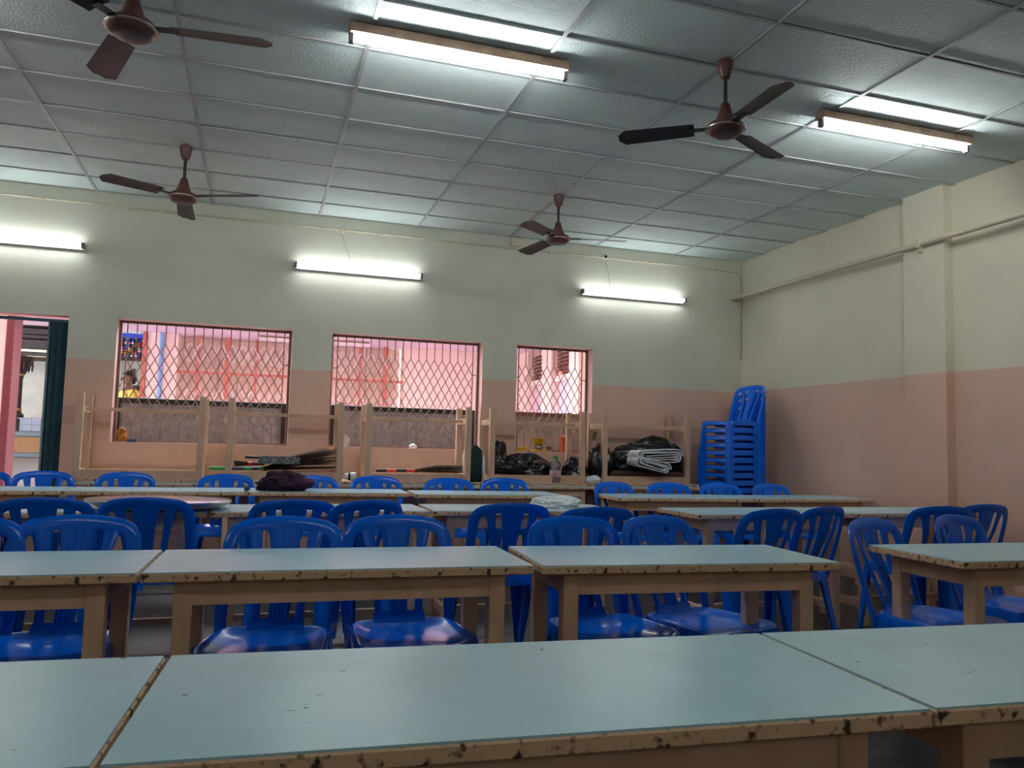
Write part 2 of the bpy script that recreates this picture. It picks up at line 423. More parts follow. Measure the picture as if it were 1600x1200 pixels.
# ------------------------------------------------------------------ furniture: the tables
TL, TW, TH = 1.205, 0.505, 0.75
def make_table(L=TL):
    root = thing('dining_table', '', 'table')
    hl, hw = L / 2, TW / 2
    b = MB(); b.box(-hl, hl, -hw, hw, TH - .030, TH - .004, bev=.003); top = b.build('tabletop', M['edge'], root)
    b = MB(); b.box(-hl + .003, hl - .003, -hw + .003, hw - .003, TH - .0042, TH); tag(b.build('laminate', M['laminate'], top), 'pale blue laminate sheet')
    lx, ly, lw = hl - .115, hw - .065, .027
    for sx in (-1, 1):
        for sy in (-1, 1):
            b = MB(); b.box(sx * lx - lw, sx * lx + lw, sy * ly - lw, sy * ly + lw, 0, TH - .0305, bev=.003); b.build('leg', M['legpaint'], root)
    for sy in (-1, 1):
        b = MB(); b.box(-lx + lw, lx - lw, sy * ly - .012 + sy * .010, sy * ly + .012 + sy * .010, TH - .105, TH - .0305); b.build('apron', M['legpaint'], root)
    for sx in (-1, 1):
        b = MB(); b.box(sx * lx - .012 + sx * .01, sx * lx + .012 + sx * .01, -ly + lw, ly - lw, TH - .105, TH - .0305); b.build('apron', M['legpaint'], root)
        b = MB(); b.box(sx * lx - .014, sx * lx + .014, -ly + lw, ly - lw, .110, .165, bev=.002); b.build('end_stretcher', M['legpaint'], root)
    b = MB(); b.box(-lx + .014, lx - .014, -.016, .016, .118, .150, bev=.002); b.build('stretcher', M['legpaint'], root)
    return root
table_proto = {}
def table(x, y, deg, label, L=TL, inverted=False, z=0.0, group=None):
    if L not in table_proto:
        o = table_proto[L] = make_table(L)
    else:
        o = copy_tree(table_proto[L])
    o.location = (x, y, z); o.rotation_euler = (PI if inverted else 0, 0, math.radians(deg))
    tag(o, label, 'table', group or ('upturned tables on the tables by the back wall' if inverted else 'laminate topped dining tables'))
    return o

def seam(lx, ly_front, deg, L=TL):
    """table centre from its front-left corner"""
    a = math.radians(deg); c, s = math.cos(a), math.sin(a)
    return lx + c * L / 2 - s * TW / 2, ly_front + s * L / 2 + c * TW / 2
def seam_r(rx, ry_front, deg, L=TL):
    a = math.radians(deg); c, s = math.cos(a), math.sin(a)
    return rx - c * L / 2 - s * TW / 2, ry_front - s * L / 2 + c * TW / 2

G4, G3, G2, G1 = 'tables of the front row', 'tables of the second row', 'tables of the third row', 'tables of the back row'
def T(pos, deg, label, L=TL, group=None): return table(pos[0], pos[1], deg, label, L, group=group)
T(seam_r(-0.171, 1.085, -3.7), -3.7, 'pale blue laminate table in the row with no chairs, end away from the pilaster wall', group=G4)
T(seam(-0.165, 1.085, -3.9), -3.9, 'pale blue laminate table in the row with no chairs, between two other tables', group=G4)
T(seam(1.045, 1.005, -3.6), -3.6, 'pale blue laminate table in the row with no chairs, end nearest the pilaster wall', group=G4)
T(seam_r(-0.310, 2.535, -1.9), -1.9, 'blue topped table with chairs pushed in, on the doorway side of the second row', group=G3)
T(seam(-0.303, 2.535, -1.9), -1.9, 'blue topped table with two chairs pushed in, middle of the second row', group=G3)
T(seam(0.925, 2.485, -4.6, 1.135), -4.6, 'blue topped table with two chairs pushed in, aisle end of the second row', 1.135, group=G3)
T(seam(2.572, 2.335, -1.5), -1.5, 'table standing apart beyond the aisle with a chair askew at its corner', group=G3)
T(seam_r(-0.235, 4.53, 0.5), 0.5, 'third-row table carrying the large round metal tray', group=G2)
T(seam(-0.215, 4.53, 1.5), 1.5, 'third-row table between the tray table and the white cloth table', group=G2)
T(seam(1.01, 4.565, -1.0), -1.0, 'third-row table with the crumpled white cloth on it', group=G2)
T(seam(2.605, 4.27, 1.5), 1.5, 'third-row table beyond the aisle, its corner facing the aisle', group=G2)
T(seam(3.83, 4.305, 1.0), 1.0, 'third-row table touching the pilaster wall side, beyond the aisle', group=G2)
T(seam_r(-1.29, 6.19, 0.0), 0.0, 'back-row table in front of the open doorway', group=G1)
T(seam(-1.275, 6.19, 0.2), 0.2, 'back-row table in front of the window with the yellow packet', group=G1)
T(seam(-0.045, 6.18, -2.2), -2.2, 'back-row table with the dark purple cloth lying on it', group=G1)
T(seam(1.185, 6.02, -3.0), -3.0, 'back-row table in front of the red and black broom', group=G1)
T(seam(2.765, 5.72, -4.0), -4.0, 'back-row table in front of the folded white tarpaulin', group=G1)
T(seam(4.0, 5.63, 0.0), 0.0, 'back-row table in front of the tall stack of chairs', group=G1)

SY = 7.525
STK = [(-0.935, 'below the window with the yellow packet'), (0.255, 'holding the broom with the green and purple handle'), (1.465, 'holding the broom with the red and black handle'), (2.66, 'holding the slumped black bag and clear bottle'), (3.86, 'holding the folded white tarpaulin')]
for sx, lab in STK:
    table(sx, SY, 0, 'beige table under an upturned table ' + lab, 1.185, group='tables standing along the back wall')
    table(sx, SY + .01, 0, 'upturned beige table ' + lab, 1.185, inverted=True, z=1.5)

# ------------------------------------------------------------------ furniture: the blue chairs
def back_y(x, z):
    t = max(0.0, min(1.0, (z - .43) / .25))
    return .178 + (z - .40) * .27 + .032 * (1 - (x / .215) ** 2) * t
def ribbon(path, widths, thick, flutes=0, off=0.0):
    """flat moulded strip in the plane of the chair back: path of (x, z), bent onto back_y"""
    b = MB(); vs = []; n = len(path)
    ns = 15 if flutes else 5
    fr = [(-1 + 2 * k / (ns - 1)) for k in range(ns)]
    for i in range(n):
        p = Vector(path[i]); t = (Vector(path[min(i + 1, n - 1)]) - Vector(path[max(i - 1, 0)])).normalized()
        nrm = Vector((-t.y, t.x)); w = widths[i] / 2
        ring = []
        for sgn in (-1, 1):
            for s in (fr if sgn < 0 else fr[::-1]):
                q = p + nrm * (s * w)
                edge = 0.25 if abs(s) > .99 else 1.0
                fl = 0.0
                if flutes and sgn < 0: fl = .004 * (0.5 + .5 * math.cos(s * PI * flutes))
                ring.append(Vector((q.x, back_y(q.x, q.y) + off + sgn * (thick / 2 * edge + fl), q.y)))
        vs += ring
    m = 2 * ns; fs = []
    for i in range(n - 1):
        for k in range(m):
            k2 = (k + 1) % m
            fs.append((i * m + k, i * m + k2, (i + 1) * m + k2, (i + 1) * m + k))
    fs.append(tuple(range(m))); fs.append(tuple(range((n - 1) * m, n * m)))
    return b.add(vs, fs)
def seat_outline(k, n=40):
    th = 2 * PI * k / n
    c, s = math.cos(th), math.sin(th); e = .34
    x = math.copysign(abs(c) ** e, c); y = math.copysign(abs(s) ** e, s)
    yy = -.01 + y * .208
    return x * (.210 - .016 * y), yy
def make_chair():
    root = thing('plastic_chair', '', 'chair')
    b = MB(); n = 40; vs = []; fs = []
    rings = [(.30, .404), (.60, .409), (.80, .419), (.92, .432), (.975, .433), (1.0, .424), (1.008, .380), (.985, .380), (.975, .408), (.60, .400), (.58, .364), (.55, .364), (.54, .396), (.3, .394)]
    for (sc, z) in rings:
        for k in range(n):
            x, y = seat_outline(k, n)
            zz = z
            if y * sc < -.12 and z > .415: zz -= (-.12 - y * sc) ** 2 * 1.6
            vs.append((x * sc, y * sc, zz))
    for i in range(len(rings) - 1):
        for k in range(n):
            fs.append((i * n + k, i * n + (k + 1) % n, (i + 1) * n + (k + 1) % n, (i + 1) * n + k))
    fs.append(tuple(range(n))); fs.append(tuple(range((len(rings) - 1) * n, len(rings) * n)))
    b.add(vs, fs); b.build('seat', M['chair'], root, True)
    path = [(-.198, .392), (-.203, .46), (-.206, .54), (-.205, .62), (-.202, .70), (-.199, .745), (-.192, .774), (-.177, .795), (-.152, .808), (-.105, .817), (-.05, .8225)]
    path = path + [(0, .825)] + [(-x, z) for (x, z) in path[::-1]]
    wd = [.040, .043, .045, .046, .049, .052, .053, .053, .053, .052, .052]
    wd = wd + [.051] + wd[::-1]
    ribbon(path, wd, .020).build('back_frame', M['chair'], root, True)
    for sg in (-1, 1):
        p = [(.1165, .806), (.1135, .78), (.107, .74), (.099, .69), (.090, .62), (.083, .54), (.079, .452)]
        ribbon([(sg * x, z) for x, z in p], [.060, .050, .042, .036, .032, .030, .032], .014).build('slat', M['chair'], root, True)
    p = [(0, .806), (0, .78), (0, .74), (0, .69), (0, .62), (0, .54), (0, .452)]
    ribbon(p, [.128, .122, .108, .094, .078, .070, .068], .012, flutes=5).build('splat', M['chair'], root, True)
    b = MB()
    for o_ in (-.006, .006):
        b.grid(13, 6, lambda u, v: Vector(((u - .5) * (.215 - .020 * v), back_y((u - .5) * .19, .405 + .055 * v) - .030 * (1 - v) ** 2 + o_, .404 + .056 * v)))
    b.build('lower_panel', M['chair'], root, True)
    for sx in (-1, 1):
        for sy in (-1, 1):
            tx, ty = sx * .201, (-.212 if sy < 0 else .186)
            bx, by = sx * .232, (-.252 if sy < 0 else .272)
            b = MB(); vs = []; N = 7
            for i in range(N):
                f = i / (N - 1)
                z = .420 * (1 - f)
                x = tx + (bx - tx) * f; y = ty + (by - ty) * (f if sy < 0 else f ** 1.25)
                w = .066 * (1 - f) + .040 * f
                if i == 0: w = .085
                t = .006
                for (a, c) in ((0, .010), (.010, 0), (w, 0), (w, t), (.012, t), (t, .012), (t, w), (0, w)):
                    vs.append((x - sx * a, y - sy * c, z))
            m = 8
            fs = [(i * m + k, i * m + (k + 1) % m, (i + 1) * m + (k + 1) % m, (i + 1) * m + k) for i in range(N - 1) for k in range(m)]
            fs += [tuple(range(m)), tuple(range((N - 1) * m, N * m))]
            b.add(vs, fs).build('leg', M['chair'], root, True)
    for ch in root.children:            # seat 25 mm higher, back top unchanged
        for v in ch.data.vertices:
            z = v.co.z
            v.co.z += .025 * (min(1.0, z / .36) if z < .48 else max(0.0, 1 - (z - .48) / .20))
    return root
chair_proto = []
def chair(x, y, face_deg, label, group, z=0.0):
    """face_deg: 0 faces the camera end of the room (-y), 180 faces the back wall"""
    if not chair_proto: o = make_chair(); chair_proto.append(o)
    else: o = copy_tree(chair_proto[0])
    o.location = (x, y, z); o.rotation_euler = (0, 0, math.radians(face_deg))
    return tag(o, label, 'chair', group)
def chair_px(px, py, face, label, group, dx=0, dy=0):
    """back-rest top seen at (px, py); its height above the floor is 0.852"""
    p = at_z(px, py, .852); a = math.radians(face)
    # the top of the back lies 0.33 m behind the seat centre
    bx, by = -math.sin(a) * .33, math.cos(a) * .33
    return chair(p.x - bx + dx, p.y - by + dy, face, label, group)
GB = 'chairs behind the back row of tables'
for px, py, f, lab in (
        (-28, 734, 0, 'blue chair behind the back-row table at the doorway, farther from the folding gate'),
        (70, 735, 3, 'blue chair behind the back-row table, directly in front of the teal folding gate'),
        (199, 737, 0, 'blue chair behind the back row, below the yellow packet window sill'),
        (355, 740, -2, 'blue chair behind the back row, below the green broom handle end'),
        (487, 742, 0, 'blue chair behind the dark purple cloth'),
        (587, 743, 2, 'blue chair behind the back row, beside the white cup with a black ring'),
        (700, 746, 0, 'blue chair behind the back row, below the red and black broom'),
        (787, 746, -3, 'blue chair behind the back row, below the slumped black bag'),
        (954, 752, 14, 'blue chair at the aisle end behind the back row, one full side showing'),
        (1041, 753, 0, 'blue chair behind the back row, below the folded white tarpaulin'),
        (1121, 754, 0, 'blue chair behind the back row, in front of the stacked chairs'),
        (1199, 755, 6, 'blue chair behind the back row, between the chair stack and the salmon wall')):
    chair_px(px, py, f, lab, GB)
GC = 'chairs with their backs to the second row'
for px, py, f, lab in (
        (66, 776, 180, 'blue chair seen from behind, facing the doorway'),
        (228, 776, 180, 'blue chair seen from behind in front of the round metal tray'),
        (461, 779, 180, 'blue chair seen from behind in front of the purple cloth'),
        (581, 780, 202, 'blue chair seen from behind, overlapping the chair before the purple cloth'),
        (803, 785, 178, 'blue chair seen from behind, just before the crumpled white cloth'),
        (938, 791, 181, 'blue chair seen from behind, at the aisle end beside the white cloth'),
        (1216, 794, 187, 'blue chair seen from behind, turned in at the corner of the aisle table'),
        (1290, 791, 197, 'narrow-looking blue chair seen from behind, turned toward the aisle chair beside it'),
        (1478, 790, 169, 'blue chair seen from behind near the pilaster, standing nearer the aisle'),
        (1545, 787, 180, 'blue chair seen from behind, closest to the pilaster')):
    chair_px(px, py, f, lab, GC, .05 if px == 1290 else 0, .03 if px == 1290 else 0)
GD = 'chairs pushed in at the second row'
for px, py, f, lab in (
        (-62, 804, 0, 'blue chair pushed in at the second row, farthest toward the doorway end'),
        (127, 803, -4, 'blue chair pushed in at the doorway-side table of the second row'),
        (450, 805, -12, 'blue chair at the middle second-row table, seat turned toward the doorway'),
        (618, 803, 2, 'blue chair pushed in straight at the middle second-row table'),
        (888, 805, 8, 'blue chair at the aisle-end second-row table, nearer the middle table'),
        (1017, 804, 16, 'blue chair at the aisle end of the second row, seat turned toward the aisle'),
        (1352, 808, 18, 'blue chair askew in the aisle with its seat under the lone table corner'),
        (1484, 803, 14, 'blue chair pushed in under the lone table beyond the aisle')):
    chair_px(px, py, f, lab, GD)
ORD = ['bottom', 'second', 'third', 'fourth', 'fifth', 'sixth', 'seventh', 'eighth', 'ninth', 'tenth', 'eleventh', 'twelfth', 'thirteenth', 'top']
for i in range(14):
    chair(4.74, 7.15, -79, ('%s blue chair of the tall corner stack' if i in (0, 13) else '%s blue chair from the floor in the tall corner stack') % ORD[i], 'chairs stacked in the corner', z=i * .0770)

# ------------------------------------------------------------------ tube lights
def tube_light(name_label, loc, L, mode, mats, group, glass=None):
    """mode 'ceiling' hangs under the ceiling along x; 'wall' stands off the back wall along x"""
    t = thing('tube_light', name_label, 'light', loc, 0, group)
    h = L / 2
    b = MB()
    if mode == 'ceiling':
        b.box(-h, h, -.046, .046, -.052, 0, bev=.004); b.build('batten', mats, t)
        ty, tz, r = 0.0, -.0715, .0185
        for s in (-1, 1):
            b = MB(); b.box(s * h - .024 * (s > 0), s * h + .024 * (s < 0), -.018, .018, -.10, -.052, bev=.002); b.build('lamp_holder', M['holder'], t)
    else:
        b.box(-h, h, -.034, 0, -.030, .030, bev=.004); b.build('batten', mats, t)
        ty, tz, r = -.060, 0.006, .0185
        for s in (-1, 1):
            b = MB(); b.box(s * h - .024 * (s > 0), s * h + .024 * (s < 0), -.082, -.03, -.018, .030, bev=.002); b.build('lamp_holder', M['holder'], t)
    b = MB(); b.tube([(-h + .026, ty, tz), (h - .026, ty, tz)], r, 14); b.build('tube', glass or (M['tube'] if mode == 'ceiling' else M['tube_wall']), t, True)
    return t
tube_light('lit fluorescent tube under the ceiling between the near fans', (0.98, 4.07, H - .008), 1.235, 'ceiling', M['batten'], 'ceiling tube lights')
tube_light('lit fluorescent tube under the ceiling beside the pilaster wall', (3.97, 4.07, H - .008), 1.235, 'ceiling', M['batten'], 'ceiling tube lights')
tube_light('added unseen fluorescent tube under the ceiling on the doorway side', (-2.01, 4.07, H - .008), 1.235, 'ceiling', M['batten'], 'ceiling tube lights')  # out of view, added to raise the room's brightness
tube_light('added unseen fluorescent tube under the ceiling over the tables with no chairs', (0.98, 0.3, H - .008), 1.235, 'ceiling', M['batten'], 'ceiling tube lights', M['tube_front'])  # unseen tube added to brighten the front of the room
tube_light('added unseen fluorescent tube under the ceiling at the far doorway-side corner', (-2.01, 0.3, H - .008), 1.235, 'ceiling', M['batten'], 'ceiling tube lights', M['tube_front'])  # second unseen tube added for light from the front
tube_light('lit tube light on the back wall above the doorway', (-2.165, YB, 2.815), 1.25, 'wall', M['battenw'], 'wall tube lights')
tube_light('lit tube light on the back wall between the two wide windows', (0.893, YB, 2.82), 1.25, 'wall', M['battenw'], 'wall tube lights')
tube_light('lit tube light on the back wall above the narrow window', (3.90, YB, 2.815), 1.27, 'wall', M['battenw'], 'wall tube lights')

for x_, lab in ((-1.2, 'added unseen tube light on the front wall toward the doorway side'), (2.4, 'added unseen tube light on the front wall toward the pilaster side')):
    t = tube_light(lab, (x_, YF, 2.815), 1.25, 'wall', M['battenw'], 'wall tube lights'); t.rotation_euler = (0, 0, PI)  # unseen pair added to light faces turned toward the camera
# ------------------------------------------------------------------ ceiling fans
def make_fan(label, x, y, ang, zb=2.905):
    t = thing('ceiling_fan', label, 'fan', (x, y, H), 0, 'ceiling fans'); d = zb - H
    b = MB(); b.lathe([(.018, .02), (.022, -.002), (.046, -.012), (.046, -.02), (.038, -.07), (.026, -.105), (.014, -.11)], 24); b.build('canopy', M['fan'], t, True)
    b = MB(); b.lathe([(.011, -.10), (.011, d + .17)], 12); b.build('down_rod', M['fandark'], t, True)
    b = MB(); b.lathe([(.013, d + .20), (.026, d + .185), (.034, d + .15), (.05, d + .105), (.056, d + .095), (.056, d + .088)], 24); b.build('lower_canopy', M['fan'], t, True)
    b = MB(); b.lathe([(.05, d + .089), (.062, d + .085), (.088, d + .074), (.104, d + .058), (.110, d + .040), (.100, d + .034), (.096, d + .022), (.078, d + .008), (.045, d + .001), (.01, d)], 32)
    mo = b.build('motor_housing', M['fan'], t, True)
    b = MB(); b.lathe([(.107, d + .048), (.113, d + .043), (.113, d + .036), (.104, d + .034)], 32); b.build('trim_ring', M['fanrim'], mo, True)
    for k in range(3):
        a = math.radians(ang + 120 * k)
        R = Matrix.Rotation(a, 4, 'Z')
        b = MB(); tw = math.radians(11)
        b.box(.085, .20, -.022, .022, d + .048, d + .054, bev=.001, mtx=R); br = b.build('blade_bracket', M['fandark'], t)
        b = MB()
        def bl(u, v, top):
            r = .17 + .43 * u
            wd = .058 + .012 * u; 
            if u > .93: wd *= math.sqrt(max(.12, 1 - ((u - .93) / .075) ** 2))
            s = (v - .5) * 2
            return R @ Vector((r, s * wd, d + .052 - .012 * u + s * wd * math.tan(tw) + .004 * (1 - s * s) + (.0012 if top else -.0012)))
        b.grid(12, 6, lambda u, v: bl(u, v, True)); b.grid(12, 6, lambda u, v: bl(u, v, False))
        b.build('blade', M['fandark'], t, True)
    return t
make_fan('brown ceiling fan beside the lit ceiling tube on the doorway side', -.613, 3.72, -8)
make_fan('brown ceiling fan close to the back wall above the first wide window', -.613, 6.3, -28)
make_fan('brown ceiling fan next to the ceiling tube by the pilaster wall', 2.424, 3.72, 26)
make_fan('brown ceiling fan close to the back wall near the narrow window', 2.424, 6.3, -18)

# ------------------------------------------------------------------ conduits and pipes
def pipe(name, label, pts, r, mt, cat='pipe', clips=None, group=None):
    t = thing(name, label, cat, pts[0], 0, group); o = Vector(pts[0])
    b = MB(); b.tube([Vector(p) - o for p in pts], r, 10); b.build('pipe_run', mt, t, True)
    for c in (clips or []):
        v = Vector(c[0]) - o; b = MB(); h = c[1]
        b.box(v.x - h[0], v.x + h[0], v.y - h[1], v.y + h[1], v.z - h[2], v.z + h[2]); b.build('clip', mt, t)
    return t
yc = YB - .012
pts = [(XL, yc, 3.225), (4.5, yc, 3.225), (5.22, yc, 3.22), (5.262, yc, 3.205), (5.272, yc, 3.17), (5.272, yc, 2.20)]
clips = [((x, yc, 3.225), (.010, .012, .017)) for x in (-1.9, -1.43, -.9, -.3, .13, .5, 1.1, 1.65, 2.15, 2.9, 3.3, 4.1, 4.68)] + [((5.272, yc, z), (.016, .012, .010)) for z in (2.95, 2.55, 2.3)]
pipe('conduit', 'thin cream conduit running along the top of the back wall and down the corner', pts, .0105, M['conduit'], 'conduit', clips)
pipe('water_pipe', 'thick cream pipe along the pilaster wall, passing in front of the pilaster', [(5.177, YB, 2.90), (5.177, YF, 2.90)], .024, M['conduit'], 'pipe', [((5.177, 5.07, 2.90), (.03, .012, .036)), ((5.185, 5.07, 2.855), (.022, .010, .02))])
for x, z, lab in ((.712, 3.222, 'cream junction box on the conduit above the middle wall tube'), (2.565, 3.23, 'cream junction box on the conduit above the pier between windows')):
    t = thing('junction_box', lab, 'junction box', (x, YB, z))
    b = MB(); m = Matrix.Rotation(PI / 2, 4, 'X'); b.lathe([(.030, 0), (.034, .004), (.034, .028), (.026, .032)], 16, mtx=m); b.build('box_body', M['conduit'], t, True)
    b = MB(); b.lathe([(.026, .032), (.024, .036), (.004, .037)], 16, mtx=m); b.build('lid', M['conduit'], t, True)
t = thing('ceiling_rose', 'round cable rose with dark centre on the conduit above the narrow window', 'cable rose', (3.553, YB, 3.235))
b = MB(); m = Matrix.Rotation(PI / 2, 4, 'X'); b.lathe([(.034, 0), (.036, .006), (.030, .024), (.020, .028)], 16, mtx=m); b.build('rose_body', M['conduit'], t, True)
b = MB(); b.lathe([(.018, .028), (.016, .034), (.003, .035)], 12, mtx=m); b.build('rose_cap', M['fandark'], t, True)
b = MB(); b.box(2.46, 2.60, YB - .03, YB, 3.24, 3.33, bev=.006); tag(b.build('conduit_bracket', M['conduit']), 'cream bracket under the ceiling at the pier between the windows', 'bracket')
for (xa, za, xb, zb, lab) in ((.70, 3.20, .80, 2.86, 'thin loose cable dropping to the middle wall tube'), (3.553, 3.20, 3.62, 2.85, 'thin loose cable dropping to the wall tube above the narrow window')):
    b = MB(); b.tube([(xa, YB - .006, za), (xa + .04, YB - .010, za - .12), (xa + (xb - xa) * .9, YB - .008, za - .24), (xb, YB - .006, zb)], .003, 5)
    tag(b.build('cable', M['wire']), lab, 'cable')

# ------------------------------------------------------------------ beyond the windows: light well, veranda and hall
YV = 10.9; ZV = 2.47
b = MB(); b.box(-16, 3.95, YB + WT, 29, OUT_FLOOR - .1, OUT_FLOOR); struct(b.build('veranda_floor', M['cfloor']))
b = MB(); b.box(-1.40, 4.2, 9.35, 11.6, ZV, ZV + .25); b.box(2.45, 4.2, 8.25, 9.35, ZV, ZV + .25); b.box(-16, -1.55, 8.25, 9.35, ZV, ZV + .25); b.box(-16, -1.40, 9.35, 10.95, ZV, ZV + .25); struct(b.build('veranda_ceiling', M['lilac']))  # strips next to the room added to keep sky light off wing and doorway
b = MB(); b.box(-1.373, -1.02, YV, YV + .3, OUT_FLOOR, ZV); b.box(1.924, 3.9, YV, YV + .3, OUT_FLOOR, ZV); b.box(-1.02, 1.924, YV + .36, YV + .5, OUT_FLOOR, ZV)
struct(b.build('veranda_wall', M['pink']))
b = MB(); b.box(-16, 3.0, 27.5, 27.7, OUT_FLOOR, 6.5); hallw = struct(b.build('hall_wall', M['cream']))
b = MB(); b.box(-16, -.7, 10.95, 29, 5.6, 5.8); struct(b.build('added_shade_roof', M['slab']))  # unseen roof added to block the sky and darken the hall
b = MB(); b.box(-16.2, -16, 17.0, 29, OUT_FLOOR, 5.6); b.box(-.95, -.75, 11.4, 27.5, OUT_FLOOR, 5.6); b.box(-16, -.75, 10.95, 11.1, ZV + .25, 5.6); struct(b.build('added_shade_wall', M['cream']))  # unseen walls added to shut daylight out of the hall
b = MB(); b.box(-6.05, -5.75, 27.47, 27.5, OUT_FLOOR, 6.4); b.build('painted_stripe', M['creamstripe'], hallw)
b = MB(); b.box(-1.435, -1.385, YV - .02, YV + .06, OUT_FLOOR, ZV); tag(b.build('veranda_post', M['redsteel']), 'slim red steel post at the edge of the pink wall', 'post')
b = MB(); b.tube([(-1.205, YV - .03, OUT_FLOOR), (-1.205, YV - .03, ZV)], .028, 10); tag(b.build('rain_pipe', M['bluepipe']), 'blue vertical pipe on the pink wall outside', 'pipe')
# red steel screen with white ornament, boards behind
scr = thing('steel_screen', 'red steel screen with white scroll ornament between the pink walls', 'screen', (.45, YV + .06, OUT_FLOOR))
ox = .45
for px in (309.7, 355.6, 400.6, 563, 603):
    x = at_y(px, 560, YV + .06).x - ox; w = .032 if px in (355.6, 603) else .018
    b = MB(); b.box(x - w, x + w, -.015, .015, 0, ZV - OUT_FLOOR); b.build('screen_post', M['redsteel'], scr)
for z in (1.985, 1.42, .55):
    b = MB(); b.box(-1.02 - ox, 1.924 - ox, -.012, .012, z - .018 - OUT_FLOOR, z + .018 - OUT_FLOOR); b.build('screen_rail', M['redsteel'], scr)
for (za, zb) in ((2.12, 2.36), (1.50, 1.76)):
    for ph in (0, PI):
        b = MB(); n = 150; pts = []
        for i in range(n + 1):
            x = -.94 - ox + 2.80 * i / n
            s = math.sin(2 * PI * (2.80 * i / n) / .26 + ph)
            pts.append((x, -.02 - .004 * (ph > 0), (za + zb) / 2 - OUT_FLOOR + (zb - za) / 2 * math.copysign(abs(s) ** 1.5, s)))
        b.tube(pts, .0065, 4); b.build('ornament_rod', M['whitesteel'], scr)
for i in range(12):
    x0 = -1.02 - ox + 2.944 * i / 12
    b = MB(); b.box(x0 + .004, x0 + .2453 - .004, .26, .28, 0, ZV - OUT_FLOOR - .005); b.build('backing_board', M['ply'], scr)
t = thing('strip_lamp', 'white strip lamp fitting on the lilac veranda ceiling edge', 'light', (.67, 10.5, ZV))
b = MB(); b.box(-.72, .72, -.05, .05, -.07, 0, bev=.006); b.build('lamp_body', M['whitesteel'], t)
b = MB(); b.box(-.70, .70, -.058, -.05, -.03, -.012); b.build('lamp_slot', M['iron'], t)
# projecting wing with piers and louvres seen through the narrow window
XW = 3.6
b = MB(); b.box(XW + .16, XW + .3, YB + WT, YV + .3, OUT_FLOOR, ZV); wing = struct(b.build('wing_wall', M['pink']))
for (ya, yb) in ((10.44, 10.9), (9.50, 9.86), (8.59, 8.89), (YB + WT + .02, 8.40)):
    b = MB(); b.box(XW, XW + .16, ya, yb, OUT_FLOOR, ZV); b.build('pier', M['pink'], wing)
for (ya, yb) in ((9.86, 10.44), (8.89, 9.50)):
    b = MB(); b.box(XW + .05, XW + .16, ya, yb, 1.98, 2.05); b.build('sill_rail', M['pink'], wing)
    b = MB(); b.box(XW + .12, XW + .16, ya, yb, OUT_FLOOR, 1.98); b.build('lilac_panel', M['lilac'], wing)
    for k in range(7):
        z = 2.07 + k * .052
        b = MB(); m = Matrix.Translation((XW + .10, 0, z)) @ Matrix.Rotation(math.radians(-35), 4, 'Y'); b.box(-.03, .03, ya + .01, yb - .01, -.005, .005, mtx=m); b.build('louvre_slat', M['louvre'], wing)
b = MB(); b.lathe([(.004, 0), (.02, .008), (.028, .02), (.028, .03), (.018, .045), (.004, .05)], 12, c=(XW + .045, 9.30, 2.05)); tag(b.build('signal_lamp', M['redlamp'], None, True), 'small red lamp on the louvre rail of the pink wing', 'lamp')

# low partitions right outside the windows
def partition(label, x0, x1, face, cap, posts, ztop=1.50):
    t = thing('low_partition', label, 'partition', ((x0 + x1) / 2, 8.16, OUT_FLOOR)); h = (x1 - x0) / 2; zt = ztop - OUT_FLOOR
    b = MB(); b.box(-h, h, -.02, .03, 0, zt - .05); b.build('panel', face, t)
    b = MB(); b.box(-h - .02, h + .02, -.045, .06, zt - .05, zt, bev=.004); b.build('cap_rail', cap, t)
    n = 5
    if posts:
        for s in (-1, 1):
            b = MB(); b.box(s * h - .035, s * h + .035, -.06, -.0455, 0, zt - .004); b.build('side_post', M['black'], t)
    return t
partition('grey speckled partition with black side posts outside the window with the yellow packet', -1.26, .25, M['greystone'], M['black'], True)
partition('grey speckled partition with black side posts outside the middle window', .70, 2.22, M['greystone'], M['black'], True, 1.505)
partition('tan partition with brown cap outside the narrow window', 2.62, 3.50, M['tanslab'], M['browncap'], False, 1.51)

# doorway: teal folding gate, pink pier, pavilion
g = thing('folding_gate', 'teal folding steel gate bunched at the side of the open doorway', 'gate', (-1.72, YB + .10, OUT_FLOOR))
for k in range(7):
    b = MB(); x = -.078 + k * .0245
    m = Matrix.Translation((x, 0, 0)) @ Matrix.Rotation(math.radians(34 if k % 2 else -34), 4, 'Z')
    b.box(-.0135, .0135, -.012, .012, .02, 1.69, bev=.002, mtx=m); b.build('gate_slat', M['teal'], g)
b = MB(); b.box(-1.03, .080, -.02, .02, 1.69, 1.715); b.build('top_track', M['teal'], g)
b = MB(); b.box(-4.6, -2.37, 8.75, 9.0, OUT_FLOOR, ZV + .4); struct(b.build('veranda_pier', M['pink']))
b = MB(); b.box(-2.365, -2.295, 8.74, 9.0, OUT_FLOOR, ZV + .1, bev=.004); tag(b.build('door_post', mat('maroon_post_paint', srgb(120, 62, 68), .4)), 'maroon post at the end of the pink pier outside the doorway', 'post')
PY = 25.3
pav = thing('shrine_pavilion', 'dark carved wooden pavilion on a grey plinth seen through the doorway', 'pavilion', (-5.7, PY, OUT_FLOOR))
zf = OUT_FLOOR
b = MB(); b.box(-1.35, 1.1, -.35, 1.4, 0, .14, bev=.02); b.build('plinth_base', M['greyplinth'], pav)
b = MB(); b.box(-1.25, 1.0, -.25, 1.3, .14, .58); b.build('plinth_panel', M['tanpanel'], pav)
b = MB(); b.box(-1.35, 1.1, -.35, 1.4, .58, .73, bev=.02); b.build('plinth_slab', M['greyplinth'], pav)
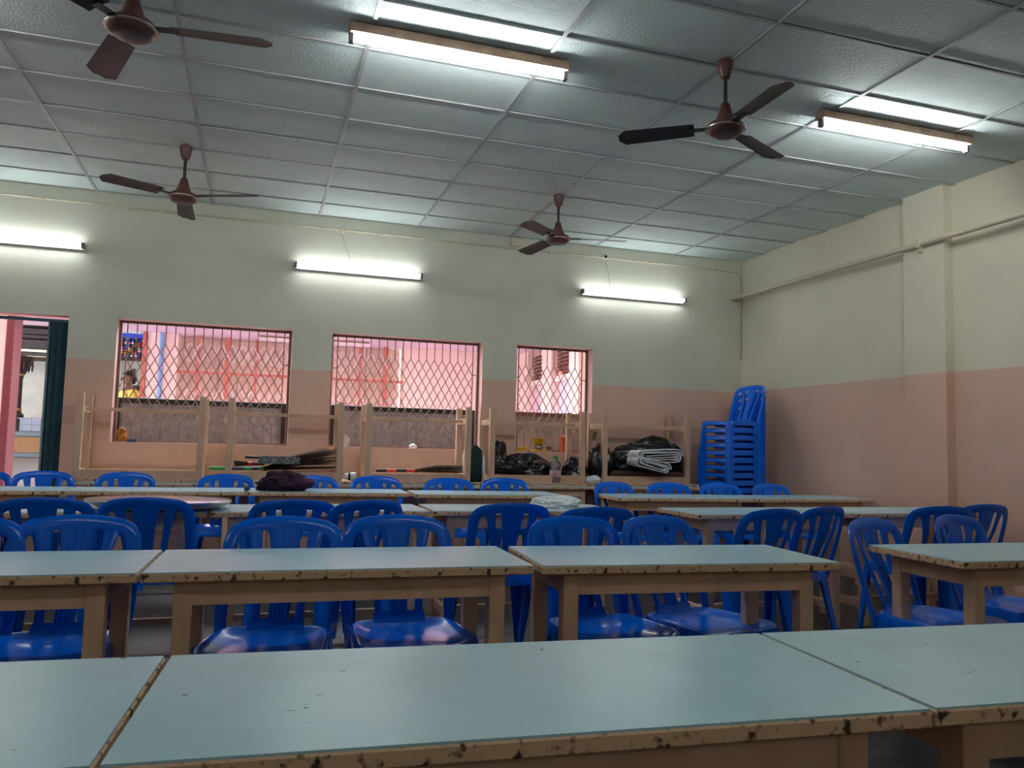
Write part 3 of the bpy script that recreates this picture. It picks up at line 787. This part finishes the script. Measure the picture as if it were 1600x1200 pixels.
for cx_, cy_ in ((-.74, 0), (.62, 0), (-1.0, 1.05), (.85, 1.05)):
    c = MB(); c.lathe([(.20, .73), (.20, 1.05), (.16, 1.10), (.17, 1.18), (.09, 1.28), (.085, 1.34), (.08, 2.26), (.10, 2.36), (.16, 2.45), (.20, 2.55), (.28, 2.68), (.34, 2.80), (.34, 2.84)], 12, c=(cx_, cy_, 0)); col = c.build('column', M['darkwood'], pav, True)
    for z in (1.30, 2.28):
        c = MB(); c.lathe([(.088, z), (.105, z + .01), (.105, z + .06), (.088, z + .07)], 14, c=(cx_, cy_, 0)); c.build('brass_band', M['gold'], col, True)
    for k in range(6):
        a = k * PI / 3; c = MB(); c.lathe([(.012, 2.48), (.03, 2.54), (.03, 2.60), (.015, 2.68)], 8, c=(cx_ + .30 * math.cos(a), cy_ + .30 * math.sin(a), 0)); c.build('pendant', M['darkwood'], col, True)
b = MB(); b.box(-1.15, 1.0, -.30, 1.4, 2.98, 3.02); tag(b.build('ceiling_panel', M['lampcream'], pav), 'glowing cream lamp panel under the roof')
for k, (o_, z0, z1) in enumerate(((.0, 2.84, 2.96), (.10, 3.02, 3.30), (.22, 3.30, 3.42), (.12, 3.42, 3.62), (.30, 3.62, 3.74))):
    b = MB(); 
    if z0 < 2.9:
        b.box(-1.15, 1.0, -.36, -.30, z0, z1); b.box(-1.15, 1.0, 1.36, 1.42, z0, z1); b.box(-1.15, -1.09, -.30, 1.36, z0, z1); b.box(.94, 1.0, -.30, 1.36, z0, z1)
    else: b.box(-1.15 - o_, 1.0 + o_, -.36 - o_, 1.42 + o_, z0, z1, bev=.02)
    b.build('roof_moulding', M['darkwood'], pav)
blk = thing('tiled_block', 'blue-grey tiled block standing on the pavilion plinth', 'block', (-6.15, PY - .14, OUT_FLOOR + .73))
b = MB(); b.box(-.34, .36, 0, .3, 0, .38); b.build('core', M['greyplinth'], blk)
for i in range(3):
    for j in range(2):
        b = MB(); b.box(-.335 + i * .232, -.115 + i * .232, -.012, 0, .008 + j * .187, .185 + j * .187); b.build('tile', M['greytile'], blk)

# bead hangings and the person in yellow
bv = thing('bead_valance', 'glittering valance of coloured glass beads hanging beyond the window grille', 'valance', (-1.98, 12.0, 2.20))
for s in (-.57, .52):
    b = MB(); b.box(s - .02, s + .02, -.02, .02, OUT_FLOOR - 2.20, .50); b.build('post', M['darkwood'], bv)
b = MB(); b.box(-.55, .50, -.02, .02, -.02, .03); b.build('lower_rail', M['darkwood'], bv)
b = MB(); b.box(-.55, .50, -.02, .02, .30, .36); b.build('upper_rail', BEADS[1], bv)
b = MB(); b.box(-.55, .50, -.02, .02, .44, .48); b.build('top_rail', M['steel'], bv)
rb = random.Random(11)
b = MB(); b.box(-.55, .50, .025, .04, .03, .36); b.build('backing', M['black'], bv)
for i in range(24):
    b = MB(); x = -.53 + i * .0445
    for j in range(8):
        b.cur = rb.choice((0, 1, 2, 3, 5, 1, 4)); z = .05 + j * .036
        b.lathe([(.004, -.016), (.017, -.004), (.017, .004), (.004, .016)], 6, c=(x + rb.uniform(-.005, .005), 0, z))
    b.cur = 4
    for j in range(2): b.lathe([(.004, -.03), (.018, -.01), (.018, .01), (.004, .03)], 6, c=(x, 0, .385 + j * .045))
    b.build('bead_strand', BEADS, bv)
b = MB(); b.box(-1.72, -1.42, 12.35, 12.40, OUT_FLOOR, 1.86); tag(b.build('dark_screen', M['black']), 'plain dark screen behind the person in yellow', 'screen')

def skin_bm(name, joints, edges, matl, parent, sub=2):
    me = bpy.data.meshes.new(name); bm = bmesh.new()
    lay = bm.verts.layers.skin.verify()
    vs = []
    for i, (p, r) in enumerate(joints):
        v = bm.verts.new(p); v[lay].radius = r if isinstance(r, tuple) else (r, r); v[lay].use_root = (i == 0); vs.append(v)
    for a, c in edges: bm.edges.new((vs[a], vs[c]))
    bm.to_mesh(me); bm.free(); me.materials.append(matl)
    o = bpy.data.objects.new(name, me); COL.objects.link(o); o.parent = parent
    md = o.modifiers.new('skin', 'SKIN'); md.use_smooth_shade = True
    s = o.modifiers.new('sub', 'SUBSURF'); s.levels = sub; s.render_levels = sub
    return o
per = thing('person', 'person in a yellow shirt standing outside, one hand raised to the face', 'person', (-1.665, 11.6, OUT_FLOOR), math.radians(-62))
# figure faces local -y; 1.56 m tall
J = [((0, 0, .86), .115), ((0, .01, 1.02), .105), ((0, .01, 1.18), .12), ((0, .015, 1.29), .085), ((0, .005, 1.345), .045), ((0, -.01, 1.40), .055), ((0, -.012, 1.47), .078), ((0, -.008, 1.535), .045),
     ((.15, .01, 1.27), .05), ((.19, -.05, 1.04), .04), ((.10, -.20, 1.16), .032), ((.045, -.155, 1.33), .026),
     ((-.15, .01, 1.27), .05), ((-.20, .0, 1.03), .04), ((-.12, -.17, .97), .032), ((.02, -.21, 1.00), .026),
     ((.085, 0, .80), .085), ((.09, -.01, .46), .055), ((.09, .01, .09), .038), ((.095, -.12, .035), .032),
     ((-.085, 0, .80), .085), ((-.09, -.01, .46), .055), ((-.09, .01, .09), .038), ((-.095, -.12, .035), .032)]
E_ = [(0, 1), (1, 2), (2, 3), (3, 4), (4, 5), (5, 6), (6, 7), (3, 8), (8, 9), (9, 10), (10, 11), (3, 12), (12, 13), (13, 14), (14, 15), (0, 16), (16, 17), (17, 18), (18, 19), (0, 20), (20, 21), (21, 22), (22, 23)]
body = skin_bm('body', J, E_, M['skin'], per)
SJ = [((0, .0, .84), .135), ((0, .01, 1.02), .128), ((0, .01, 1.18), .142), ((0, .015, 1.285), .105), ((.15, .01, 1.262), .068), ((.178, -.03, 1.12), .060), ((-.15, .01, 1.262), .068), ((-.18, .005, 1.12), .060)]
tag(skin_bm('shirt', SJ, [(0, 1), (1, 2), (2, 3), (3, 4), (4, 5), (3, 6), (6, 7)], M['yellowcloth'], per), 'yellow short-sleeved shirt')
TJ = [((0, 0, .88), .128), ((.088, 0, .78), .10), ((.09, -.01, .46), .075), ((.09, .01, .11), .06), ((-.088, 0, .78), .10), ((-.09, -.01, .46), .075), ((-.09, .01, .11), .06)]
skin_bm('trousers', TJ, [(0, 1), (1, 2), (2, 3), (0, 4), (4, 5), (5, 6)], M['darkcloth'], per)
HJ = [((0, .022, 1.495), .070), ((0, .05, 1.43), .050), ((0, .0, 1.535), .045), ((0, .06, 1.38), .030)]
skin_bm('hair', HJ, [(2, 0), (0, 1), (1, 3)], M['hair'], per)
for s in (-1, 1):
    b = MB(); b.lathe([(.002, -.009), (.009, -.004), (.009, .004), (.002, .009)], 8, c=(s * .030, -.086, 1.462)); b.build('eye', M['hair'], body, True)
    for k, ln in enumerate((.050, .058, .055, .045)):
        p0 = Vector((.045, -.155, 1.335)) if s > 0 else Vector((.02, -.21, 1.00))
        off = Vector((.0, .0, 0)); d = Vector((-.2, .3, .9)) if s > 0 else Vector((.9, -.05, .1))
        side = Vector((.0, .6, -.2)).normalized() if s > 0 else Vector((0, .2, 1)).normalized()
        q = p0 + side * (k - 1.5) * .015
        b = MB(); b.tube([q, q + d.normalized() * ln * .55, q + d.normalized() * ln + Vector((-.012, .01, 0))], [.0085, .008, .006], 7); b.build('finger', M['skin'], body, True)
    q = p0 + (Vector((-.02, -.02, .0)) if s > 0 else Vector((0, .0, .03)))
    b = MB(); b.tube([q, q + Vector((-.02, .0, .03)) , q + Vector((-.02, .015, .048))], [.009, .009, .006], 7); b.build('thumb', M['skin'], body, True)
b = MB(); b.tube([(0, -.082, 1.455), (0, -.104, 1.428), (0, -.088, 1.42)], [.008, .014, .01], 8); b.build('nose', M['skin'], body, True)
b = MB(); b.box(-.022, .022, -.086, -.074, 1.388, 1.398, bev=.003); b.build('mouth', mat('lips', srgb(120, 60, 54), .5), body)

# ------------------------------------------------------------------ loose things
def blob(name, label, cat, c, dims, seed, matl, amp=.25, freq=2.2, floor=None, sub=4, group=None, parent=None, ridged=True):
    """crumpled lump resting on z = floor"""
    bm = bmesh.new(); bmesh.ops.create_icosphere(bm, subdivisions=sub, radius=1.0)
    off = Vector((seed * 3.1, seed * 1.7, seed * 2.3))
    for v in bm.verts:
        d = v.co.normalized()
        n = mnoise.noise(d * freq + off) * amp
        n2 = (1 - abs(mnoise.noise(d * freq * 2.3 + off * 1.3)) * 2) * amp * .45 if ridged else 0
        n3 = (1 - abs(mnoise.noise(d * freq * 5.1 + off * .7)) * 2) * amp * .16 if ridged else 0
        r = 1 + n + n2 + n3
        v.co = Vector((d.x * r * dims[0], d.y * r * dims[1], d.z * r * dims[2]))
    me = bpy.data.meshes.new(name)
    if floor is not None:
        for v in bm.verts:
            if v.co.z + c[2] < floor: v.co.z = floor - c[2]
    bm.to_mesh(me); bm.free(); me.materials.append(matl)
    me.polygons.foreach_set('use_smooth', [True] * len(me.polygons))
    o = link(name, me, parent, c)
    if label: tag(o, label, cat, group)
    return o
ZI = .781        # underside of an upturned table top, where things lie
ZA = .856        # upper edge of its aprons
def broom(label, pa, pb, pc, bands, nb, spread, group):
    """handle from pa to pb, fibres on to pc"""
    pa, pb, pc = Vector(pa), Vector(pb), Vector(pc)
    t = thing('broom', label, 'broom', pa, 0, group); ax = (pb - pa)
    n = len(bands)
    for k, mt in enumerate(bands):
        b = MB(); b.tube([ax * (k / n), ax * ((k + 1) / n)], .0165, 10); b.build('handle_band', mt, t, True)
    b = MB(); rr_ = random.Random(nb + int(pa.x * 10)); L = pc - pa
    for i in range(nb):
        u = rr_.uniform(-1, 1); w = rr_.uniform(-1, 1); ln = rr_.uniform(.72, 1.05)
        s0 = ax * .985 + Vector((0, u * .012, w * .012))
        e = ax + (L - ax) * ln + Vector((0, u * spread[0], (w + .15) * spread[1] if w > 0 else w * .012))
        mid = s0.lerp(e, .5) + Vector((0, u * .02, w * .01 + .008))
        b.tube([s0, mid, e], [.0024, .0022, .0008], 3, cap=False)
    f = b.build('fibres', M['bristle'], t); f['kind'] = 'stuff'
    b = MB(); b.tube([ax * .97, ax * 1.04], .021, 10); b.build('binding', M['bristle'], t)
    return t
yb_ = 7.46
p = lambda px, z, y=yb_: (at_y(px, 735, y).x, y, z)
broom('palm broom with green and purple banded handle lying across two upturned tables', p(327, ZA + .017), p(414, ZA + .022), p(530, ZA + .05), [M['green'], M['green'], M['green'], M['purple'], M['purple'], M['green'], M['purple'], M['green']], 420, (.05, .15), 'brooms')
broom('palm broom with red and black banded handle lying in an upturned table', p(588, ZA + .018), p(650, ZA + .022), p(728, ZA + .02), [M['black'], M['red'], M['black'], M['red']], 260, (.05, .05), 'brooms')
# small brush and dustpan
q = at_y(392, 722, 7.50)
t = thing('hand_brush', 'small brown hand brush with red binding beside the dustpan', 'brush', (q.x, 7.52, ZA + .06), 0)
b = MB(); rr_ = random.Random(5)
for i in range(140):
    u, w = rr_.uniform(-1, 1), rr_.uniform(-1, 1); b.tube([(-.02, u * .02, w * .014), (-.13 + rr_.uniform(-.02, .02), u * .035, w * .025)], [.002, .001], 3, cap=False)
f = b.build('fibres', M['bristle'], t); f['kind'] = 'stuff'
b = MB(); b.tube([(-.02, 0, 0), (.12, 0, .0)], .015, 8); b.build('handle', M['plank'], t, True)
b = MB(); b.tube([(-.028, 0, 0), (.01, 0, 0)], .022, 10); b.build('binding', M['red'], t, True)
q = at_y(437, 720, 7.42)
t = thing('dustpan', 'speckled grey metal dustpan lying on the broom fibres', 'dustpan', (q.x, 7.42, ZA + .07), math.radians(-6))
b = MB()
b.add([(-.17, -.13, .0), (.18, -.13, .0), (.20, .13, .0), (-.17, .13, .0), (-.17, -.13, .004), (.18, -.13, .004), (.20, .13, .004), (-.17, .13, .004)], [(0, 3, 2, 1), (4, 5, 6, 7), (0, 1, 5, 4), (1, 2, 6, 5), (2, 3, 7, 6), (3, 0, 4, 7)]); b.build('pan', M['black'], t)
b = MB(); b.box(-.172, .185, -.134, -.128, 0, .062); b.box(-.172, .2, .128, .134, 0, .062); b.box(-.174, -.168, -.13, .13, 0, .066); b.build('rim', M['speckle'], t)
b = MB(); b.tube([(-.17, 0, .05), (-.30, 0, .055)], .012, 8); b.build('handle', M['black'], t, True)
# cup lying at the table edge
q = at_y(547, 744, 7.36)
t = thing('paper_cup', 'white cup with a black ring lying beside a table leg', 'cup', (q.x, 7.36, ZI + .04)); m = Matrix.Rotation(PI / 2, 4, 'Y') @ Matrix.Translation((0, 0, -.05))
b = MB(); b.lathe([(.026, 0), (.040, .10), (.037, .10), (.024, .004)], 20, mtx=m); b.build('cup_body', M['whiteplastic'], t, True)
b = MB(); b.lathe([(.0315, .03), (.0335, .03), (.0365, .05), (.0345, .05)], 20, mtx=m); b.build('ring', M['black'], t, True)
# window 1 and 2 sills
q = at_y(190, 690, 7.86); blob('snack_packet', 'crumpled yellow packet on the sill of the first wide window', 'packet', (q.x, 7.88, 1.085 + .055), (.036, .022, .066), 4, M['packet'], .45, 2.1, 1.0855, 3)
q = at_y(206, 690, 7.88); b = MB(); b.box(-.035, .035, -.02, .02, 0, .028, bev=.004); o = b.build('small_box', M['bluethings']); o.location = (q.x, 7.88, 1.0855); tag(o, 'small dark blue box on the sill beside the yellow packet', 'box')
q = at_y(645, 705, 7.87); blob('crumpled_paper', 'crumpled white paper on the sill of the middle window', 'paper', (q.x, 7.87, 1.085 + .02), (.036, .026, .026), 9, M['whiteplastic'], .3, 2.0, 1.0855, 3)
q = at_y(541, 686, 7.86)
b = MB(); b.add([(-.03, 0, .0), (.0, 0, -.0), (.035, 0, .075), (-.02, 0, .13), (-.03, .008, .0), (.0, .008, 0), (.035, .008, .075), (-.02, .008, .13)], [(0, 1, 2, 3), (7, 6, 5, 4), (0, 4, 5, 1), (1, 5, 6, 2), (2, 6, 7, 3), (3, 7, 4, 0)])
o = b.build('folded_card', M['whiteplastic']); o.location = (q.x, 7.80, 1.0855); tag(o, 'white folded card standing on the sill of the middle window', 'card')
# narrow window sill
ZS = 1.0855; ysill = 7.86
def on_sill(px): return at_y(px, 708, ysill).x
t = thing('kitchen_scale', 'kitchen scale with yellow bowl, steel dial drum and yellow base on sill', 'scale', (on_sill(841), ysill, ZS))
b = MB(); b.box(-.075, .075, -.05, .05, 0, .018, bev=.006); b.build('base', M['yellow'], t)
b = MB(); b.lathe([(.052, .018), (.056, .03), (.052, .058), (.035, .068)], 20); b.build('drum', M['steel'], t, True)
b = MB(); b.lathe([(.035, .068), (.058, .078), (.072, .12), (.076, .135), (.071, .135), (.066, .12), (.05, .086), (.01, .08)], 24); b.build('bowl', M['yellow'], t, True)
t = thing('soap_box', 'low yellow plastic box on the sill of the narrow window', 'box', (on_sill(814), ysill, ZS))
b = MB(); b.box(-.05, .05, -.03, .03, 0, .030, bev=.006); b.build('box_base', M['yellow'], t); b = MB(); b.box(-.053, .053, -.033, .033, .030, .042, bev=.005); b.build('lid', M['yellow'], t)
t = thing('steel_tumbler', 'small steel tumbler on the sill beside the kitchen scale', 'tumbler', (on_sill(858), ysill, ZS))
b = MB(); b.lathe([(.024, 0), (.030, .02), (.028, .045), (.031, .055), (.029, .055), (.025, .006)], 20); b.build('cup', M['steel'], t, True)
t = thing('orange_bucket', 'orange plastic bucket with lid on the sill of the narrow window', 'bucket', (on_sill(884), ysill + .02, ZS))
b = MB(); b.lathe([(.050, 0), (.054, .01), (.066, .145), (.060, .145), (.048, .012)], 24); b.build('bucket_body', M['orange'], t, True)
b = MB(); b.lathe([(.068, .142), (.072, .148), (.070, .160), (.05, .176), (.01, .180)], 24); b.build('lid', M['orange'], t, True)
b = MB(); b.tube([(.066 * math.cos(a), -.066 - .012 * math.sin(a), .145 - .07 * math.sin(a)) for a in [PI * k / 10 for k in range(11)]], .0025, 6); b.build('handle', M['iron'], t, True)
# bags in the upturned tables
def bx(px, py, y): return at_y(px, py, y)
c = bx(742, 722, 7.40)
gb = thing('cloth_bag', 'dark green and white cloth bag slumped between two upturned tables', 'bag', (c.x, 7.40, ZI))
blob('bag_body', None, None, (0, 0, .15), (.082, .09, .19), 21, M['darkgreen'], .18, 1.6, 0, 3, parent=gb)
blob('white_panel', None, None, (.072, -.045, .13), (.020, .04, .13), 23, M['whiteplastic'], .2, 1.8, 0, 3, parent=gb)
blob('bag_fold', None, None, (-.085, .03, .17), (.028, .04, .14), 25, M['whiteplastic'], .25, 2, 0, 3, parent=gb)
c = bx(826, 722, 7.45)
blob('black_bag', 'long slumped black plastic bag inside an upturned table', 'bag', (c.x - .03, 7.50, ZI + .10), (.30, .105, .17), 31, M['blackplastic'], .26, 1.7, ZI, 5)
c = bx(783, 700, 7.45)
blob('black_bag', 'peaked knot of black plastic standing at the end of the slumped bag', 'bag', (c.x, 7.53, ZI + .16), (.085, .07, .20), 37, M['blackplastic'], .35, 1.8, ZI, 4)
c = bx(893, 722, 7.42)
pl = thing('plastic_wrap', 'crumpled black and white plastic wrap beside the clear bottle', 'wrapper', (c.x, 7.44, ZI))
blob('black_wrap', None, None, (.03, 0, .10), (.12, .08, .13), 41, M['blackplastic'], .35, 2, 0, 4, parent=pl)
blob('white_wrap', None, None, (.03, -.06, .07), (.075, .03, .08), 43, M['speckleplastic'], .5, 2.2, 0, 4, parent=pl)
c = bx(868, 722, 7.36)
bt = thing('plastic_bottle', 'clear plastic bottle with green cap and pink label band', 'bottle', (c.x, 7.36, ZI))
b = MB(); b.lathe([(.05, 0), (.056, .01), (.056, .13), (.050, .15), (.056, .17), (.050, .205), (.02, .235), (.016, .25)], 24); b.build('bottle_body', M['clear'], bt, True)
b = MB(); b.lathe([(.0568, .06), (.0575, .062), (.0575, .118), (.0568, .12)], 24); b.build('label_band', mat('pink_white_label', srgb(232, 226, 228), .5, col2=srgb(206, 140, 152), scale=14), bt, True)
b = MB(); b.lathe([(.019, .238), (.024, .24), (.024, .262), (.02, .266)], 18); b.build('cap', M['green'], bt, True)
c = bx(940, 722, 7.42)
blob('black_bag', 'upright black bag between the leg pair of neighbouring upturned tables', 'bag', (c.x, 7.46, ZI + .17), (.125, .11, .22), 51, M['blackplastic'], .22, 1.6, ZI, 4)
c = bx(928, 745, 7.33)
blob('crumpled_wrapper', 'small crumpled white wrapper below the upright black bag', 'wrapper', (c.x, 7.34, ZI + .03), (.07, .04, .04), 57, M['tarp'], .4, 2.2, ZI, 3)
c = bx(1018, 715, 7.50)
blob('black_bag', 'large domed black plastic bag behind the folded white tarpaulin', 'bag', (c.x + .01, 7.56, ZI + .19), (.41, .15, .27), 61, M['blackplastic'], .20, 1.5, ZI, 5)
c = bx(1010, 741, 7.38)
pk = thing('wood_planks', 'dark wooden planks under the folded white tarpaulin', 'plank', (c.x, 7.38, ZA))
b = MB(); b.box(-.42, .40, -.055, .055, 0, .045, bev=.006); b.build('plank', M['plank'], pk)
b = MB(); b.box(-.30, .44, .07, .17, .004, .052, bev=.006); b.build('plank', M['plank'], pk)
# folded tarpaulin: one long sheet folded on itself, seen end on
c = bx(1018, 727, 7.36)
tp = thing('folded_tarpaulin', 'white tarpaulin folded in loose layers on the dark planks', 'tarpaulin', (c.x, 7.33, ZA + .047))
def roll(L, r, turns, gap, cx_, cz_, tilt):
    """flattened spiral in the xz plane"""
    pts = []; n = int(turns * 36)
    for i in range(n + 1):
        a = 2 * PI * i / 36; k = i / 36
        rr2 = r - gap * k; ll = L / 2 - gap * .6 * k
        x = math.cos(a) * rr2 + (ll if math.cos(a) > 0 else -ll); z = math.sin(a) * rr2
        z += .008 * math.sin(x * 14 + k * 2)
        ct, st = math.cos(tilt), math.sin(tilt)
        pts.append(Vector((cx_ + x * ct - z * st, 0, cz_ + x * st + z * ct)))
    return pts
def sheet(pts, y0, y1, th):
    b = MB(); vs = []; n = len(pts)
    for i, q in enumerate(pts):
        t_ = (pts[min(i + 1, n - 1)] - pts[max(i - 1, 0)]).normalized(); nn = Vector((-t_.z, 0, t_.x)) * th / 2
        for y in (y0, y1):
            vs.append(q + nn + Vector((0, y, 0))); vs.append(q - nn + Vector((0, y, 0)))
    fs = []
    for i in range(n - 1):
        a, c = i * 4, (i + 1) * 4
        fs += [(a, c, c + 2, a + 2), (a + 1, a + 3, c + 3, c + 1), (a, a + 1, c + 1, c), (a + 2, c + 2, c + 3, a + 3)]
    return b.add(vs, fs)
sheet(roll(.40, .072, 3.3, .019, .03, .165, .04), -.10, .14, .010).build('upper_fold', M['tarp'], tp, True)
sheet(roll(.30, .056, 2.6, .019, -.06, .075, -.22), -.13, .10, .010).build('lower_fold', M['tarp'], tp, True)
# tag on an upturned leg
c = bx(929, 680, 7.60)
t = thing('card_tag', 'small brown card tag hanging from an upturned table leg', 'tag', (c.x, 7.60, c.z))
b = MB(); m = Matrix.Rotation(math.radians(14), 4, 'Y'); b.box(-.018, .018, -.002, .002, -.05, .04, mtx=m); b.build('card', M['card'], t)
b = MB(); b.tube([(.006, 0, .035), (.012, .0, .09)], .0015, 4); b.build('string', M['card'], t)
# on the dining tables
q = at_z(445, 768, TH)
blob('purple_cloth', 'crumpled dark purple cloth on a back-row table', 'cloth', (q.x, q.y + .12, TH + .045), (.16, .12, .085), 71, M['purplecloth'], .45, 2.0, TH + .0008, 5)
q = at_z(872, 793, TH)
blob('white_cloth', 'crumpled pale cloth on a third-row table', 'cloth', (q.x, q.y + .05, TH + .015), (.15, .13, .048), 77, M['whitecloth'], .40, 1.9, TH + .0008, 5)
q = at_z(250, 789, TH + .02)
tr = thing('round_tray', 'large round metal tray lying on third-row tables', 'tray', (q.x, q.y, TH + .022), 0); tr.rotation_euler = (math.radians(-1.0), math.radians(.8), 0)
b = MB(); b.lathe([(.01, .0), (.31, .0), (.345, .012), (.362, .026), (.366, .026), (.350, .006), (.315, -.008), (.01, -.008)], 48); b.build('tray_disc', M['alu'], tr, True)
b = MB(); b.lathe([(.362, .024), (.370, .022), (.372, .028), (.364, .031)], 48); b.build('rim', M['steel'], tr, True)
b = MB(); b.add([(-.02, -.05, .002), (.10, -.09, .002), (.12, .05, .006), (-.01, .07, .004), (-.02, -.05, .004), (.10, -.09, .004), (.12, .05, .009), (-.01, .07, .006)], [(0, 3, 2, 1), (4, 5, 6, 7), (0, 1, 5, 4), (1, 2, 6, 5), (2, 3, 7, 6), (3, 0, 4, 7)])
o = b.build('paper_sheet', M['whiteplastic']); o.location = (q.x + .1, q.y + .05, TH + .026); tag(o, 'white paper sheet lying in the round metal tray', 'paper')
